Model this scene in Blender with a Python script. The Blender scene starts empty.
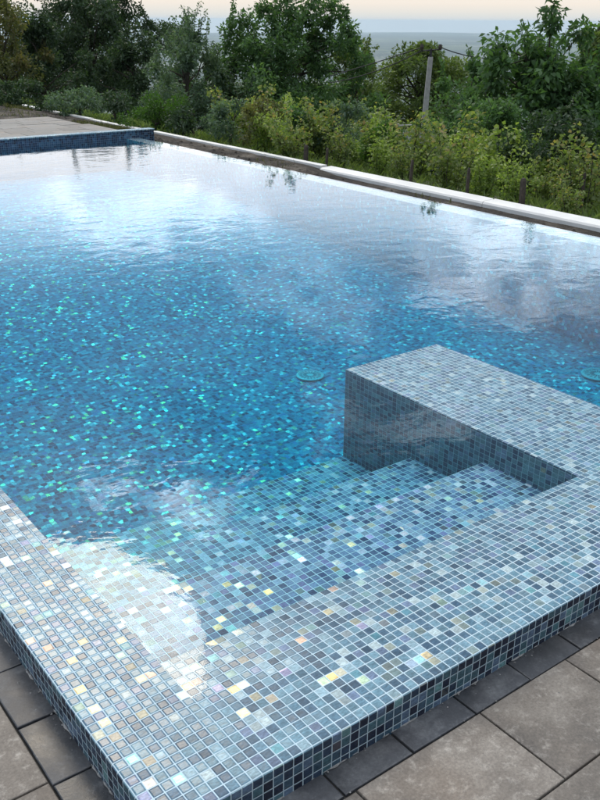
import bpy, math, random
import numpy as np
from mathutils import Vector, Matrix

random.seed(7)
rng = np.random.default_rng(11)
T = 0.026                      # one mosaic tile with its joint, metres
scene = bpy.context.scene
col = scene.collection

# ------------------------------------------------------------------ camera
CF = Vector((0.5549511, 0.7321604, -0.39493091))
CR = Vector((0.79870194, -0.60168777, 0.00685832))
CU = Vector((0.23260371, 0.31923812, 0.91868522))
CP = Vector((-0.71095521, -1.12534299, 1.42330474))
cam_d = bpy.data.cameras.new('camera')
cam = bpy.data.objects.new('camera', cam_d)
col.objects.link(cam)
m = Matrix.Identity(4)
for i in range(3):
    m[i][0] = CR[i]; m[i][1] = CU[i]; m[i][2] = -CF[i]; m[i][3] = CP[i]
cam.matrix_world = m
cam_d.sensor_fit = 'VERTICAL'
cam_d.sensor_height = 24.0
cam_d.lens = 885.07 / 800 * 24.0
cam_d.clip_start = 0.05
cam_d.clip_end = 60000
scene.camera = cam


def ray(u, v):
    d = CF + CR * ((u - 300) / 885.07) + CU * ((400 - v) / 885.07)
    return d.normalized()


def spot(u, dist, v=60):
    """ground position at a horizontal distance from the camera in the bearing of photo column u"""
    d = ray(u, v)
    h = math.hypot(d.x, d.y)
    return CP.x + d.x / h * dist, CP.y + d.y / h * dist


def height(u, v, dist):
    d = ray(u, v)
    return CP.z + d.z / math.hypot(d.x, d.y) * dist


# ------------------------------------------------------------------ helpers
def tag(o, label=None, cat=None, group=None, kind=None):
    if label: o['label'] = label
    if cat: o['category'] = cat
    if group: o['group'] = group
    if kind: o['kind'] = kind
    return o


def empty(name, loc):
    o = bpy.data.objects.new(name, None)
    o.location = loc
    o.empty_display_size = 0.1
    col.objects.link(o)
    return o


class MB:
    def __init__(self):
        self.v = []; self.f = []; self.uv = []

    def poly(self, pts, uvs=None):
        b = len(self.v)
        self.v += [tuple(p) for p in pts]
        self.f.append(tuple(range(b, b + len(pts))))
        self.uv += list(uvs) if uvs else [(0, 0)] * len(pts)

    def box(self, lo, hi):
        x0, y0, z0 = lo; x1, y1, z1 = hi
        q = lambda *p: self.poly(p, [self._auto(a, p) for a in p])
        q((x0, y0, z1), (x1, y0, z1), (x1, y1, z1), (x0, y1, z1))
        q((x0, y1, z0), (x1, y1, z0), (x1, y0, z0), (x0, y0, z0))
        q((x0, y0, z0), (x1, y0, z0), (x1, y0, z1), (x0, y0, z1))
        q((x1, y1, z0), (x0, y1, z0), (x0, y1, z1), (x1, y1, z1))
        q((x0, y1, z0), (x0, y0, z0), (x0, y0, z1), (x0, y1, z1))
        q((x1, y0, z0), (x1, y1, z0), (x1, y1, z1), (x1, y0, z1))

    @staticmethod
    def _auto(a, p):
        e1 = Vector(p[1]) - Vector(p[0]); e2 = Vector(p[2]) - Vector(p[1])
        n = e1.cross(e2)
        k = max(range(3), key=lambda i: abs(n[i]))
        c = [a[i] for i in range(3) if i != k]
        return (c[0], c[1])

    def tube(self, a, b, ra, rb, n=8, cap=True):
        a = Vector(a); b = Vector(b); d = (b - a).normalized()
        s = d.orthogonal().normalized(); t = d.cross(s)
        A = [a + (s * math.cos(2 * math.pi * i / n) + t * math.sin(2 * math.pi * i / n)) * ra for i in range(n)]
        B = [b + (s * math.cos(2 * math.pi * i / n) + t * math.sin(2 * math.pi * i / n)) * rb for i in range(n)]
        for i in range(n):
            self.poly([A[i], A[(i + 1) % n], B[(i + 1) % n], B[i]])
        if cap:
            self.poly(B); self.poly(A[::-1])

    def build(self, name, mat, parent=None, scale=1.0, smooth=False):
        me = bpy.data.meshes.new(name)
        me.from_pydata([tuple(c * scale for c in p) for p in self.v], [], self.f)
        uvl = me.uv_layers.new(name='UVMap')
        flat = [c for p in self.uv for c in p]
        uvl.data.foreach_set('uv', flat)
        me.materials.append(mat)
        if smooth:
            me.polygons.foreach_set('use_smooth', [True] * len(me.polygons))
        me.update()
        o = bpy.data.objects.new(name, me)
        col.objects.link(o)
        if parent: o.parent = parent
        return o


# ------------------------------------------------------------------ material helpers
class NT:
    def __init__(self, name):
        self.m = bpy.data.materials.new(name)
        self.m.use_nodes = True
        self.t = self.m.node_tree
        self.t.nodes.clear()
        self.out = self.t.nodes.new('ShaderNodeOutputMaterial')

    def n(self, typ, ins=None, **kw):
        nd = self.t.nodes.new(typ)
        for k, v in kw.items(): setattr(nd, k, v)
        for k, v in (ins or {}).items(): self.set(nd.inputs[k], v)
        return nd

    def set(self, sock, v):
        if isinstance(v, bpy.types.NodeSocket): self.t.links.new(v, sock)
        elif isinstance(v, bpy.types.Node): self.t.links.new(v.outputs[0], sock)
        else: sock.default_value = v

    def math(self, op, a, b=0.0, c=None, clamp=False):
        nd = self.n('ShaderNodeMath', operation=op, use_clamp=clamp)
        self.set(nd.inputs[0], a); self.set(nd.inputs[1], b)
        if c is not None: self.set(nd.inputs[2], c)
        return nd.outputs[0]

    def vmath(self, op, a, b=None):
        nd = self.n('ShaderNodeVectorMath', operation=op)
        self.set(nd.inputs[0], a)
        if b is not None: self.set(nd.inputs[1], b)
        return nd.outputs['Value'] if op in ('DOT_PRODUCT', 'LENGTH') else nd.outputs[0]

    def scale(self, a, s):
        nd = self.n('ShaderNodeVectorMath', operation='SCALE')
        self.set(nd.inputs[0], a); self.set(nd.inputs['Scale'], s)
        return nd.outputs[0]

    def ramp(self, fac, stops, interp='LINEAR'):
        nd = self.n('ShaderNodeValToRGB')
        cr = nd.color_ramp; cr.interpolation = interp
        while len(cr.elements) < len(stops): cr.elements.new(0.5)
        for e, (p, c) in zip(cr.elements, stops):
            e.position = p
            e.color = (*c, 1) if not isinstance(c, float) else (c, c, c, 1)
        self.set(nd.inputs[0], fac)
        return nd.outputs[0]

    def mix(self, fac, a, b, blend='MIX'):
        nd = self.n('ShaderNodeMix', data_type='RGBA', blend_type=blend)
        self.set(nd.inputs[0], fac)
        self.set(nd.inputs[6], a if not isinstance(a, tuple) else (*a, 1))
        self.set(nd.inputs[7], b if not isinstance(b, tuple) else (*b, 1))
        return nd.outputs[2]

    def noise(self, vec, scale, detail=3, rough=0.5, dim='3D'):
        nd = self.n('ShaderNodeTexNoise', noise_dimensions=dim)
        self.set(nd.inputs['Vector'], vec)
        nd.inputs['Scale'].default_value = scale
        nd.inputs['Detail'].default_value = detail
        nd.inputs['Roughness'].default_value = rough
        return nd

    def maprange(self, v, a, b, c=0.0, d=1.0, smooth=False):
        nd = self.n('ShaderNodeMapRange')
        if smooth: nd.interpolation_type = 'SMOOTHSTEP'
        self.set(nd.inputs[0], v)
        for i, x in enumerate((a, b, c, d)): nd.inputs[i + 1].default_value = x
        return nd.outputs[0]

    def done(self, s):
        self.t.links.new(s.outputs[0] if isinstance(s, bpy.types.Node) else s, self.out.inputs['Surface'])
        return self.m


def mosaic(name, warp=0.0, tilt=0.3, pal=None, grout=(0.52, 0.66, 0.74), glint=0.11, gfac=0.22, gw=0.055, lum=1.0, spec=0.5):
    k = NT(name)
    uv = k.n('ShaderNodeUVMap').outputs[0]
    geo = k.n('ShaderNodeNewGeometry')
    if warp > 0:                                     # ripple refraction painted into the pattern: noise bends the tile rows
        w1 = k.noise(uv, 0.35, 2, 0.6)
        off = k.vmath('SUBTRACT', w1.outputs['Color'], (0.5, 0.5, 0.5))
        uv = k.vmath('ADD', uv, k.scale(off, warp))
    wob = k.noise(uv, 0.23, 1)
    uvw = k.vmath('ADD', uv, k.scale(k.vmath('SUBTRACT', wob.outputs['Color'], (0.5, 0.5, 0.5)), 0.16))
    cell = k.vmath('FLOOR', uvw)
    fr = k.vmath('SUBTRACT', uvw, cell)
    wn = k.n('ShaderNodeTexWhiteNoise', {'Vector': k.vmath('ADD', cell, (17.3, 5.1, 0))}, noise_dimensions='2D')
    wn2 = k.n('ShaderNodeTexWhiteNoise', {'Vector': k.vmath('ADD', cell, (-91.7, 33.4, 0))}, noise_dimensions='2D')
    wn3 = k.n('ShaderNodeTexWhiteNoise', {'Vector': k.vmath('ADD', cell, (41.2, -63.9, 0))}, noise_dimensions='2D')
    s = k.n('ShaderNodeSeparateXYZ', {0: fr})
    ex = k.math('MINIMUM', s.outputs[0], k.math('SUBTRACT', 1.0, s.outputs[0]))
    ey = k.math('MINIMUM', s.outputs[1], k.math('SUBTRACT', 1.0, s.outputs[1]))
    # slightly rounded tile corners
    e = k.math('SMOOTH_MIN', ex, ey, 0.05)
    tile = k.maprange(e, gw - 0.022, gw + 0.012, 0, 1, True)
    pal = pal or [(0.0, (0.040, 0.084, 0.132)), (0.08, (0.062, 0.119, 0.176)), (0.24, (0.079, 0.158, 0.220)),
                  (0.42, (0.101, 0.194, 0.260)), (0.57, (0.119, 0.224, 0.286)), (0.74, (0.150, 0.264, 0.330)),
                  (0.84, (0.123, 0.176, 0.273)), (0.91, (0.238, 0.361, 0.422)), (0.965, (0.352, 0.440, 0.458))]
    base = k.ramp(wn.outputs['Value'], pal, 'CONSTANT')
    # veins and cloudiness inside each glass tile
    vv = k.vmath('ADD', k.vmath('MULTIPLY', uvw, (2.2, 5.5, 1.0)), k.scale(wn2.outputs['Color'], 31.0))
    vein = k.noise(vv, 1.0, 4, 0.65)
    base = k.mix(1.0, base, k.ramp(vein.outputs['Fac'], [(0.3, 0.62 * lum), (0.5, 1.0 * lum), (0.72, 1.55 * lum)]), 'MULTIPLY')
    base = k.mix(0.5, base, k.mix(1.0, base, k.ramp(wn2.outputs['Value'], [(0, 0.6), (1, 1.4)]), 'MULTIPLY'))
    gl = k.ramp(k.noise(uv, 0.5, 3).outputs['Fac'], [(0.3, tuple(c * 0.82 for c in grout)), (0.65, grout)])
    # bump: pillowed tile above joint
    hgt = k.math('ADD', k.maprange(e, gw - 0.02, gw + 0.11, 0, 1, True), k.math('MULTIPLY', vein.outputs['Fac'], 0.22))
    bump = k.n('ShaderNodeBump', {'Height': hgt, 'Strength': 0.75, 'Distance': 0.0016})
    wn4 = k.n('ShaderNodeTexWhiteNoise', {'Vector': k.vmath('ADD', cell, (7.7, 151.2, 0))}, noise_dimensions='2D')
    tl = k.vmath('SUBTRACT', wn4.outputs['Color'], (0.5, 0.5, 0.5))
    nrm = k.vmath('NORMALIZE', k.vmath('ADD', bump.outputs[0], k.scale(tl, 0.065)))
    wide = k.vmath('NORMALIZE', k.vmath('ADD', k.vmath('ADD', k.scale(geo.outputs['Normal'], 0.9), k.scale(bump.outputs[0], 0.1)), k.scale(tl, tilt)))
    p = k.n('ShaderNodeBsdfPrincipled', {'Base Color': base, 'Roughness': 0.22, 'Normal': nrm, 'IOR': 1.5, 'Specular IOR Level': spec})
    # pearl film on some tiles: coloured mirror-like flash
    hue = k.ramp(wn2.outputs['Value'], [(0, (1.0, 0.78, 0.3)), (0.36, (1.0, 0.6, 0.33)), (0.48, (0.98, 0.94, 0.74)), (0.65, (0.75, 1.0, 0.55)),
                                        (0.8, (0.35, 0.95, 0.9)), (0.93, (0.75, 0.62, 1.0))], 'CONSTANT')
    g = k.n('ShaderNodeBsdfAnisotropic', {'Color': hue, 'Roughness': 0.25, 'Normal': wide})
    patch = k.noise(cell, 0.09, 2)
    thr = k.maprange(patch.outputs['Fac'], 0.35, 0.65, 1 - glint * 0.3, 1 - glint * 1.8)
    has = k.math('GREATER_THAN', wn3.outputs['Value'], thr)
    gf = k.math('MULTIPLY', has, k.math('MULTIPLY', k.ramp(vein.outputs['Fac'], [(0.3, 0.45), (0.6, 1.0)]), gfac))
    ts = k.n('ShaderNodeMixShader', {0: gf, 1: p.outputs[0], 2: g.outputs[0]})
    gd = k.n('ShaderNodeBsdfDiffuse', {'Color': gl, 'Normal': bump.outputs[0]})
    o = k.n('ShaderNodeMixShader', {0: tile, 1: gd.outputs[0], 2: ts.outputs[0]})
    return k.done(o)


M_mosaic = mosaic('glass_mosaic')
M_wall = mosaic('glass_mosaic_side_shaded', glint=0.006, lum=0.75, pal=[(0.0, (0.012, 0.02, 0.045)), (0.3, (0.03, 0.055, 0.1)), (0.5, (0.05, 0.1, 0.15)),
                (0.7, (0.07, 0.15, 0.19)), (0.85, (0.11, 0.17, 0.26)), (0.95, (0.14, 0.28, 0.3))], grout=(0.42, 0.52, 0.58))  # darker copy of the mosaic, shade of the upright faces painted in
M_navy = mosaic('glass_mosaic_navy', glint=0.004, lum=0.8, grout=(0.16, 0.24, 0.33), pal=[(0.0, (0.006, 0.014, 0.045)), (0.35, (0.015, 0.04, 0.1)), (0.6, (0.03, 0.08, 0.16)), (0.85, (0.05, 0.13, 0.22))])
M_deep = mosaic('glass_mosaic_deep', spec=0.0, warp=1.9, tilt=0.32, glint=0.08, gfac=0.34, gw=0.05, lum=1.0, grout=(0.05, 0.32, 0.43),
                pal=[(0.0, (0.015, 0.09, 0.17)), (0.12, (0.02, 0.14, 0.24)), (0.3, (0.025, 0.2, 0.31)), (0.5, (0.03, 0.27, 0.39)),
                     (0.7, (0.045, 0.35, 0.46)), (0.84, (0.035, 0.2, 0.38)), (0.92, (0.1, 0.48, 0.56)), (0.96, (0.35, 0.75, 0.78))])


def simple(name, c, rough=0.7, bump=0.0, nscale=20, var=0.25, metallic=0.0):
    k = NT(name)
    tc = k.n('ShaderNodeTexCoord').outputs['Object']
    n1 = k.noise(tc, nscale, 5, 0.6)
    base = k.ramp(n1.outputs['Fac'], [(0.3, tuple(x * (1 - var) for x in c)), (0.7, tuple(min(1, x * (1 + var)) for x in c))])
    p = k.n('ShaderNodeBsdfPrincipled', {'Base Color': base, 'Roughness': rough, 'Metallic': metallic})
    if bump:
        b = k.n('ShaderNodeBump', {'Height': n1.outputs['Fac'], 'Strength': 1.0, 'Distance': bump})
        k.set(p.inputs['Normal'], b.outputs[0])
    return k.done(p)


def slab_mat(name, dark, mid, pale, stain=0.5, rough=0.6, damp=False):
    k = NT(name)
    tc = k.n('ShaderNodeTexCoord').outputs['Object']
    geo = k.n('ShaderNodeNewGeometry')
    rnd = geo.outputs['Random Per Island']
    off = k.vmath('ADD', tc, k.scale(k.n('ShaderNodeCombineXYZ', {0: rnd, 1: rnd, 2: 0.0}).outputs[0], 9.0))
    big = k.noise(off, 5.0, 5, 0.62)
    fine = k.noise(tc, 160.0, 4, 0.7)
    speck = k.noise(off, 38.0, 5, 0.75)
    c = k.ramp(big.outputs['Fac'], [(0.3, dark), (0.55, mid), (0.78, tuple((a + b) / 2 for a, b in zip(mid, pale)))])
    c = k.mix(k.maprange(speck.outputs['Fac'], 0.52, 0.75, 0, stain), c, pale)
    warm = k.noise(off, 3.0, 2)
    c = k.mix(k.maprange(warm.outputs['Fac'], 0.5, 0.75, 0, 0.35), c, (mid[0] * 1.25, mid[1] * 0.98, mid[2] * 0.75))
    c = k.mix(1.0, c, k.ramp(fine.outputs['Fac'], [(0.3, 0.72), (0.7, 1.28)]), 'MULTIPLY')
    c = k.mix(1.0, c, k.ramp(rnd, [(0, 0.86), (1, 1.14)]), 'MULTIPLY')
    h = k.math('ADD', k.math('MULTIPLY', big.outputs['Fac'], 0.6), k.math('ADD', k.math('MULTIPLY', fine.outputs['Fac'], 0.25), k.math('MULTIPLY', speck.outputs['Fac'], 0.4)))
    b = k.n('ShaderNodeBump', {'Height': h, 'Strength': 0.9, 'Distance': 0.002})
    rr = k.maprange(big.outputs['Fac'], 0.3, 0.7, rough - 0.15, rough + 0.15)
    p = k.n('ShaderNodeBsdfPrincipled', {'Base Color': c, 'Roughness': rr, 'Normal': b.outputs[0]})
    return k.done(p)


M_slab = slab_mat('paving_stone', (0.07, 0.06, 0.052), (0.155, 0.134, 0.114), (0.4, 0.37, 0.33), 0.65, 0.6)
M_strip = slab_mat('dark_paving_stone', (0.02, 0.022, 0.026), (0.045, 0.048, 0.056), (0.24, 0.25, 0.26), 0.28, 0.42)
M_joint = simple('joint_sand', (0.018, 0.017, 0.015), 0.9)
M_terr = slab_mat('terrace_stone', (0.12, 0.115, 0.105), (0.2, 0.19, 0.178), (0.36, 0.345, 0.325), 0.4, 0.7)
M_white = simple('white_kerb_concrete', (0.72, 0.71, 0.69), 0.5, 0.001, 5, 0.08)
M_grey = simple('grey_concrete', (0.36, 0.36, 0.35), 0.8, 0.001, 14, 0.2)
M_wood = simple('weathered_wood', (0.05, 0.04, 0.032), 0.9, 0.003, 30, 0.5)
M_bark = simple('bark', (0.055, 0.045, 0.035), 0.95, 0.006, 18, 0.4)
M_cable = simple('black_cable', (0.02, 0.02, 0.025), 0.6)
M_crumb = simple('mortar', (0.42, 0.42, 0.40), 0.9, 0.001, 60, 0.3)
M_mortar = simple('damp_mortar', (0.2, 0.2, 0.2), 0.9, 0.001, 80, 0.5)
M_inlet = simple('white_plastic', (0.4, 0.52, 0.56), 0.4, 0, 10, 0.05)
M_inlet_d = simple('drain_slots', (0.1, 0.2, 0.26), 0.5, 0, 10, 0.05)


def ground_mat(name, a, b, c, sc=1.0):
    k = NT(name)
    tc = k.n('ShaderNodeTexCoord').outputs['Object']
    n1 = k.noise(tc, 1.4 * sc, 6, 0.65); n2 = k.noise(tc, 22.0 * sc, 5, 0.7)
    col_ = k.ramp(n1.outputs['Fac'], [(0.35, a), (0.5, b), (0.68, c)])
    col_ = k.mix(1.0, col_, k.ramp(n2.outputs['Fac'], [(0.3, 0.45), (0.7, 1.5)]), 'MULTIPLY')
    bm = k.n('ShaderNodeBump', {'Height': n2.outputs['Fac'], 'Strength': 1.0, 'Distance': 0.03})
    p = k.n('ShaderNodeBsdfPrincipled', {'Base Color': col_, 'Roughness': 0.95, 'Normal': bm.outputs[0]})
    return k.done(p)


M_soil = ground_mat('soil', (0.02, 0.016, 0.012), (0.055, 0.044, 0.033), (0.17, 0.145, 0.115), 2.0)


def terrain_mat():
    k = NT('terrain')
    tc = k.n('ShaderNodeTexCoord').outputs['Object']
    n1 = k.noise(tc, 1.2, 6, 0.65); n2 = k.noise(tc, 14.0, 5, 0.7)
    near = k.ramp(n1.outputs['Fac'], [(0.35, (0.028, 0.03, 0.016)), (0.5, (0.045, 0.05, 0.022)), (0.68, (0.08, 0.07, 0.045))])
    near = k.mix(1.0, near, k.ramp(n2.outputs['Fac'], [(0.3, 0.5), (0.7, 1.4)]), 'MULTIPLY')
    # far plain: fields, woods and villages
    vo = k.n('ShaderNodeTexVoronoi', {'Vector': tc, 'Scale': 0.0016, 'Randomness': 1.0})
    f1 = k.ramp(k.n('ShaderNodeSeparateColor', {0: vo.outputs['Color']}).outputs[0],
                [(0, (0.035, 0.05, 0.03)), (0.35, (0.09, 0.11, 0.05)), (0.6, (0.13, 0.14, 0.1)), (0.8, (0.05, 0.07, 0.04))], 'CONSTANT')
    w = k.noise(tc, 0.0011, 5, 0.6)
    f1 = k.mix(k.maprange(w.outputs['Fac'], 0.48, 0.56), f1, (0.025, 0.04, 0.025))
    v2 = k.n('ShaderNodeTexVoronoi', {'Vector': tc, 'Scale': 0.02, 'Randomness': 1.0})
    vil = k.math('MULTIPLY', k.math('LESS_THAN', v2.outputs['Distance'], 0.22), k.maprange(k.noise(tc, 0.0007, 2).outputs['Fac'], 0.52, 0.6))
    f1 = k.mix(vil, f1, (0.5, 0.42, 0.36))
    d = k.vmath('LENGTH', tc)
    c = k.mix(k.maprange(d, 150, 500), near, f1)
    p = k.n('ShaderNodeBsdfPrincipled', {'Base Color': c, 'Roughness': 0.95})
    return k.done(p)


M_terrain = terrain_mat()


def leaf_mat(name, stops, trans=0.35, rough=0.5, gloss=0.3):
    k = NT(name)
    a = k.n('ShaderNodeAttribute', attribute_name='rnd')
    c = k.ramp(a.outputs['Fac'], stops)
    p = k.n('ShaderNodeBsdfPrincipled', {'Base Color': c, 'Roughness': rough, 'Specular IOR Level': gloss})
    t = k.n('ShaderNodeBsdfTranslucent', {'Color': k.mix(1.0, c, (1.5, 1.6, 0.7), 'MULTIPLY')})
    return k.done(k.n('ShaderNodeMixShader', {0: trans, 1: p.outputs[0], 2: t.outputs[0]}))


ML_dark = leaf_mat('leaves_dark', [(0, (0.028, 0.050, 0.031)), (0.6, (0.047, 0.086, 0.044)), (1, (0.086, 0.125, 0.071))], 0.35)
ML_brown = leaf_mat('leaves_brownish', [(0, (0.066, 0.079, 0.035)), (0.6, (0.121, 0.133, 0.053)), (1, (0.221, 0.166, 0.078))], 0.45)
ML_mid = leaf_mat('leaves_mid_green', [(0, (0.042, 0.086, 0.039)), (0.6, (0.081, 0.160, 0.065)), (1, (0.149, 0.257, 0.107))], 0.45)
ML_cool = leaf_mat('leaves_grey_green', [(0, (0.065, 0.108, 0.076)), (0.6, (0.108, 0.173, 0.119)), (1, (0.194, 0.259, 0.194))], 0.4)
ML_olive = leaf_mat('leaves_olive', [(0, (0.064, 0.101, 0.037)), (0.6, (0.113, 0.165, 0.055)), (1, (0.202, 0.253, 0.089))], 0.45)
ML_vine = leaf_mat('leaves_yellow_green', [(0, (0.066, 0.107, 0.028)), (0.45, (0.148, 0.223, 0.053)), (0.8, (0.262, 0.328, 0.097)), (1, (0.406, 0.468, 0.275))], 0.5, 0.5, 0.35)
ML_vine_b = leaf_mat('leaves_green_turning', [(0, (0.062, 0.069, 0.028)), (0.35, (0.108, 0.154, 0.046)), (0.75, (0.200, 0.262, 0.085)), (0.93, (0.308, 0.216, 0.092)), (1, (0.508, 0.508, 0.308))], 0.45, 0.5, 0.4)
ML_bright = leaf_mat('leaves_bright_green', [(0, (0.033, 0.077, 0.015)), (0.6, (0.061, 0.138, 0.024)), (1, (0.099, 0.198, 0.039))], 0.45)
ML_grass = leaf_mat('grass_blades', [(0, (0.055, 0.066, 0.022)), (0.6, (0.099, 0.110, 0.039)), (1, (0.187, 0.165, 0.077))], 0.3)


# ------------------------------------------------------------------ world
SUN_AZ = math.radians(70.0)      # from +x towards +y
SUN_EL = math.radians(39.0)
world = bpy.data.worlds.new('World')
scene.world = world
world.use_nodes = True
wt = world.node_tree
wt.nodes.clear()


class WT(NT):
    def __init__(self, t):
        self.t = t


k = WT(wt)
sky = k.n('ShaderNodeTexSky', sky_type='NISHITA', sun_disc=False)
sky.sun_elevation = SUN_EL
sky.sun_rotation = math.pi / 2 - SUN_AZ
sky.altitude = 300
sky.air_density = 1.0
sky.dust_density = 2.5
sky.ozone_density = 1.5
dirv = k.n('ShaderNodeTexCoord').outputs['Generated']
dn = k.vmath('NORMALIZE', dirv)
sp = k.n('ShaderNodeSeparateXYZ', {0: dn})
zz = k.math('MAXIMUM', sp.outputs[2], 0.0)
den = k.math('ADD', zz, 0.12)
cx = k.math('DIVIDE', sp.outputs[0], den)
cy = k.math('DIVIDE', sp.outputs[1], den)
cp = k.n('ShaderNodeCombineXYZ', {0: cx, 1: cy, 2: 0.0}).outputs[0]
nz = k.noise(cp, 0.55, 7, 0.58)
nz.inputs['Distortion'].default_value = 0.4
# warped direction for the individual banks of cloud
wv = k.noise(k.vmath('MULTIPLY', dn, (1, 1, 1.6)), 5.5, 5, 0.6)
dw = k.vmath('ADD', dn, k.scale(k.vmath('SUBTRACT', wv.outputs['Color'], (0.5, 0.5, 0.5)), 0.26))


def bank(u, v, rh, rv, amp):
    """cloud bank centred on the mirror direction of photo point (u, v), radii in degrees"""
    d = ray(u, v); az = math.atan2(d.y, d.x); el = -math.asin(d.z)
    c = Vector((math.cos(az) * math.cos(el), math.sin(az) * math.cos(el), math.sin(el)))
    r = Vector((-math.sin(az), math.cos(az), 0)); q = c.cross(r) * -1
    a = k.math('DIVIDE', k.vmath('DOT_PRODUCT', k.vmath('SUBTRACT', dw, tuple(c)), tuple(r)), math.radians(rh))
    b = k.math('DIVIDE', k.vmath('DOT_PRODUCT', k.vmath('SUBTRACT', dw, tuple(c)), tuple(q)), math.radians(rv))
    rr = k.math('SQRT', k.math('ADD', k.math('MULTIPLY', a, a), k.math('MULTIPLY', b, b)))
    back = k.math('GREATER_THAN', k.vmath('DOT_PRODUCT', dn, tuple(c)), 0.5)
    return k.math('MULTIPLY', k.math('MULTIPLY', k.maprange(rr, 1.15, 0.55, 0, amp, True), back), 1.0)


dz = k.math('ADD', zz, k.math('MULTIPLY', k.math('SUBTRACT', nz.outputs['Fac'], 0.5), 0.12))
toward = k.vmath('DOT_PRODUCT', dn, (math.cos(SUN_AZ) * math.cos(SUN_EL), math.sin(SUN_AZ) * math.cos(SUN_EL), math.sin(SUN_EL)))
side = k.maprange(toward, -0.7, 0.5, 0.45, 1.0, True)              # cloud is brighter on the sun's side
cover = k.maprange(nz.outputs['Fac'], 0.47, 0.68, 0, 1, True)
lowc = k.ramp(zz, [(0.0, (5.2, 5.6, 5.9)), (0.005, (6.1, 6.1, 5.8)), (0.016, (7.4, 6.7, 5.9)), (0.05, (8.6, 8.0, 7.3)), (0.11, (14.0, 13.8, 13.8)), (0.17, (12.0, 13.2, 14.8)), (0.22, (8.0, 10.8, 13.2)), (0.28, (4.0, 6.6, 8.8))])
highc = k.ramp(zz, [(0.22, (2.0, 3.3, 4.8)), (0.5, (2.0, 3.2, 4.6)), (0.74, (6.0, 7.0, 8.2)), (0.86, (17, 17.5, 18.2)), (1.0, (24.0, 24.4, 25.0))])
hor = k.maprange(dz, 0.185, 0.30, 1.0, 0.0, True)
skyc = k.mix(0.92, sky.outputs[0], highc)
skyc = k.mix(k.math('MULTIPLY', cover, k.maprange(zz, 0.3, 0.8, 0.25, 0.6)), skyc, (13.0, 12.8, 12.6))
skyc = k.mix(hor, skyc, lowc)
skyc = k.scale(skyc, side)
halo = k.math('POWER', k.maprange(toward, 0.955, 1.0, 0, 1), 1.6)     # bright veil round the hidden sun
skyc = k.mix(k.math('MULTIPLY', halo, 0.8), skyc, (30.0, 27.0, 22.0))
BANKS = [(150, 215, 8, 2.6, 11.0), (490, 280, 6.5, 1.6, 9.0), (300, 290, 6.5, 1.8, 4.0), (345, 330, 3.5, 1.5, 3.5),
         (92, 512, 2.6, 1.5, 65.0), (205, 520, 4.4, 1.3, 50.0), (150, 615, 4.4, 2.6, 45.0), (565, 245, 8, 2.8, 10.0), (410, 440, 3.5, 1.5, 8.0), (335, 430, 2.0, 3.0, 8.0)]
tot = None
for b in BANKS:
    v = bank(*b)
    tot = v if tot is None else k.math('ADD', tot, v)
tex = k.noise(k.vmath('MULTIPLY', dn, (1, 1, 2.2)), 13.0, 6, 0.62)
tex.inputs['Distortion'].default_value = 0.8
tot = k.math('MULTIPLY', tot, k.maprange(tex.outputs['Fac'], 0.36, 0.66, 0.12, 1.25, True))
add = k.n('ShaderNodeCombineXYZ', {0: k.math('MULTIPLY', tot, 0.88), 1: k.math('MULTIPLY', tot, 0.96), 2: k.math('MULTIPLY', tot, 1.04)}).outputs[0]
final = k.vmath('ADD', skyc, add)
bg = k.n('ShaderNodeBackground', {'Color': final, 'Strength': 0.105})
wo = k.n('ShaderNodeOutputWorld')
wt.links.new(bg.outputs[0], wo.inputs['Surface'])

sun_d = bpy.data.lights.new('sun', 'SUN')
sun_d.energy = 0.5
sun_d.angle = math.radians(15)
sun_d.color = (1.0, 0.87, 0.7)
sun = bpy.data.objects.new('sun', sun_d)
sv = Vector((math.cos(SUN_AZ) * math.cos(SUN_EL), math.sin(SUN_AZ) * math.cos(SUN_EL), math.sin(SUN_EL)))
sun.rotation_euler = sv.to_track_quat('Z', 'Y').to_euler()
sun.location = (0, 0, 30)
col.objects.link(sun)

# ------------------------------------------------------------------ pool (tile units, scaled by T)
XO, XI = -7.0, 1.9          # left rim
YI = 17.0                   # inner edge of the front rim
XF, XE = 178.0, 185.0       # far rim
YB = 372.0                  # back wall
ZD = -40.0                  # floor
pool = empty('swimming_pool', (0, 0, 0))
tag(pool, 'large rectangular infinity pool lined with blue and grey glass mosaic, full of clear water', 'pool')

# rim profile: (distance in from the outer edge, height, running coordinate across)
prof = [(0.03, -5.0, -5.16), (0.0, -0.12, -0.28), (0.02, -0.02, -0.17), (0.07, 0.07, -0.06), (0.16, 0.12, 0.05), (0.3, 0.145, 0.2), (1.0, 0.15, 0.9), (8.9, 0.13, 8.8)]
rim = MB()
for (d0, z0, v0), (d1, z1, v1) in zip(prof, prof[1:]):
    rim.poly([(XO + d0, d0, z0), (XE, d0, z0), (XE, d1, z1), (XO + d1, d1, z1)], [(XO + d0 - .1, v0), (XE - .1, v0), (XE - .1, v1), (XO + d1 - .1, v1)])
    rim.poly([(XO + d0, YB + 6, z0), (XO + d0, d0, z0), (XO + d1, d1, z1), (XO + d1, YB + 6, z1)], [(XO + v0, YB + 5.9), (XO + v0, d0 - .1), (XO + v1, d1 - .1), (XO + v1, YB + 5.9)])
rim.poly([(XI, 8.9, 0.13), (XF, 8.9, 0.13), (XF, YI, -0.42), (XI, YI, -0.42)], [(XI - .1, 8.8), (XF - .1, 8.8), (XF - .1, YI - .1), (XI - .1, YI - .1)])
rim.poly([(XF, 8.9, 0.13), (XE, 8.9, 0.13), (XE, YI, -0.42), (XF, YI, -0.42)], [(XF, 8.8), (XE, 8.8), (XE, YI - .1), (XF, YI - .1)])
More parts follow.
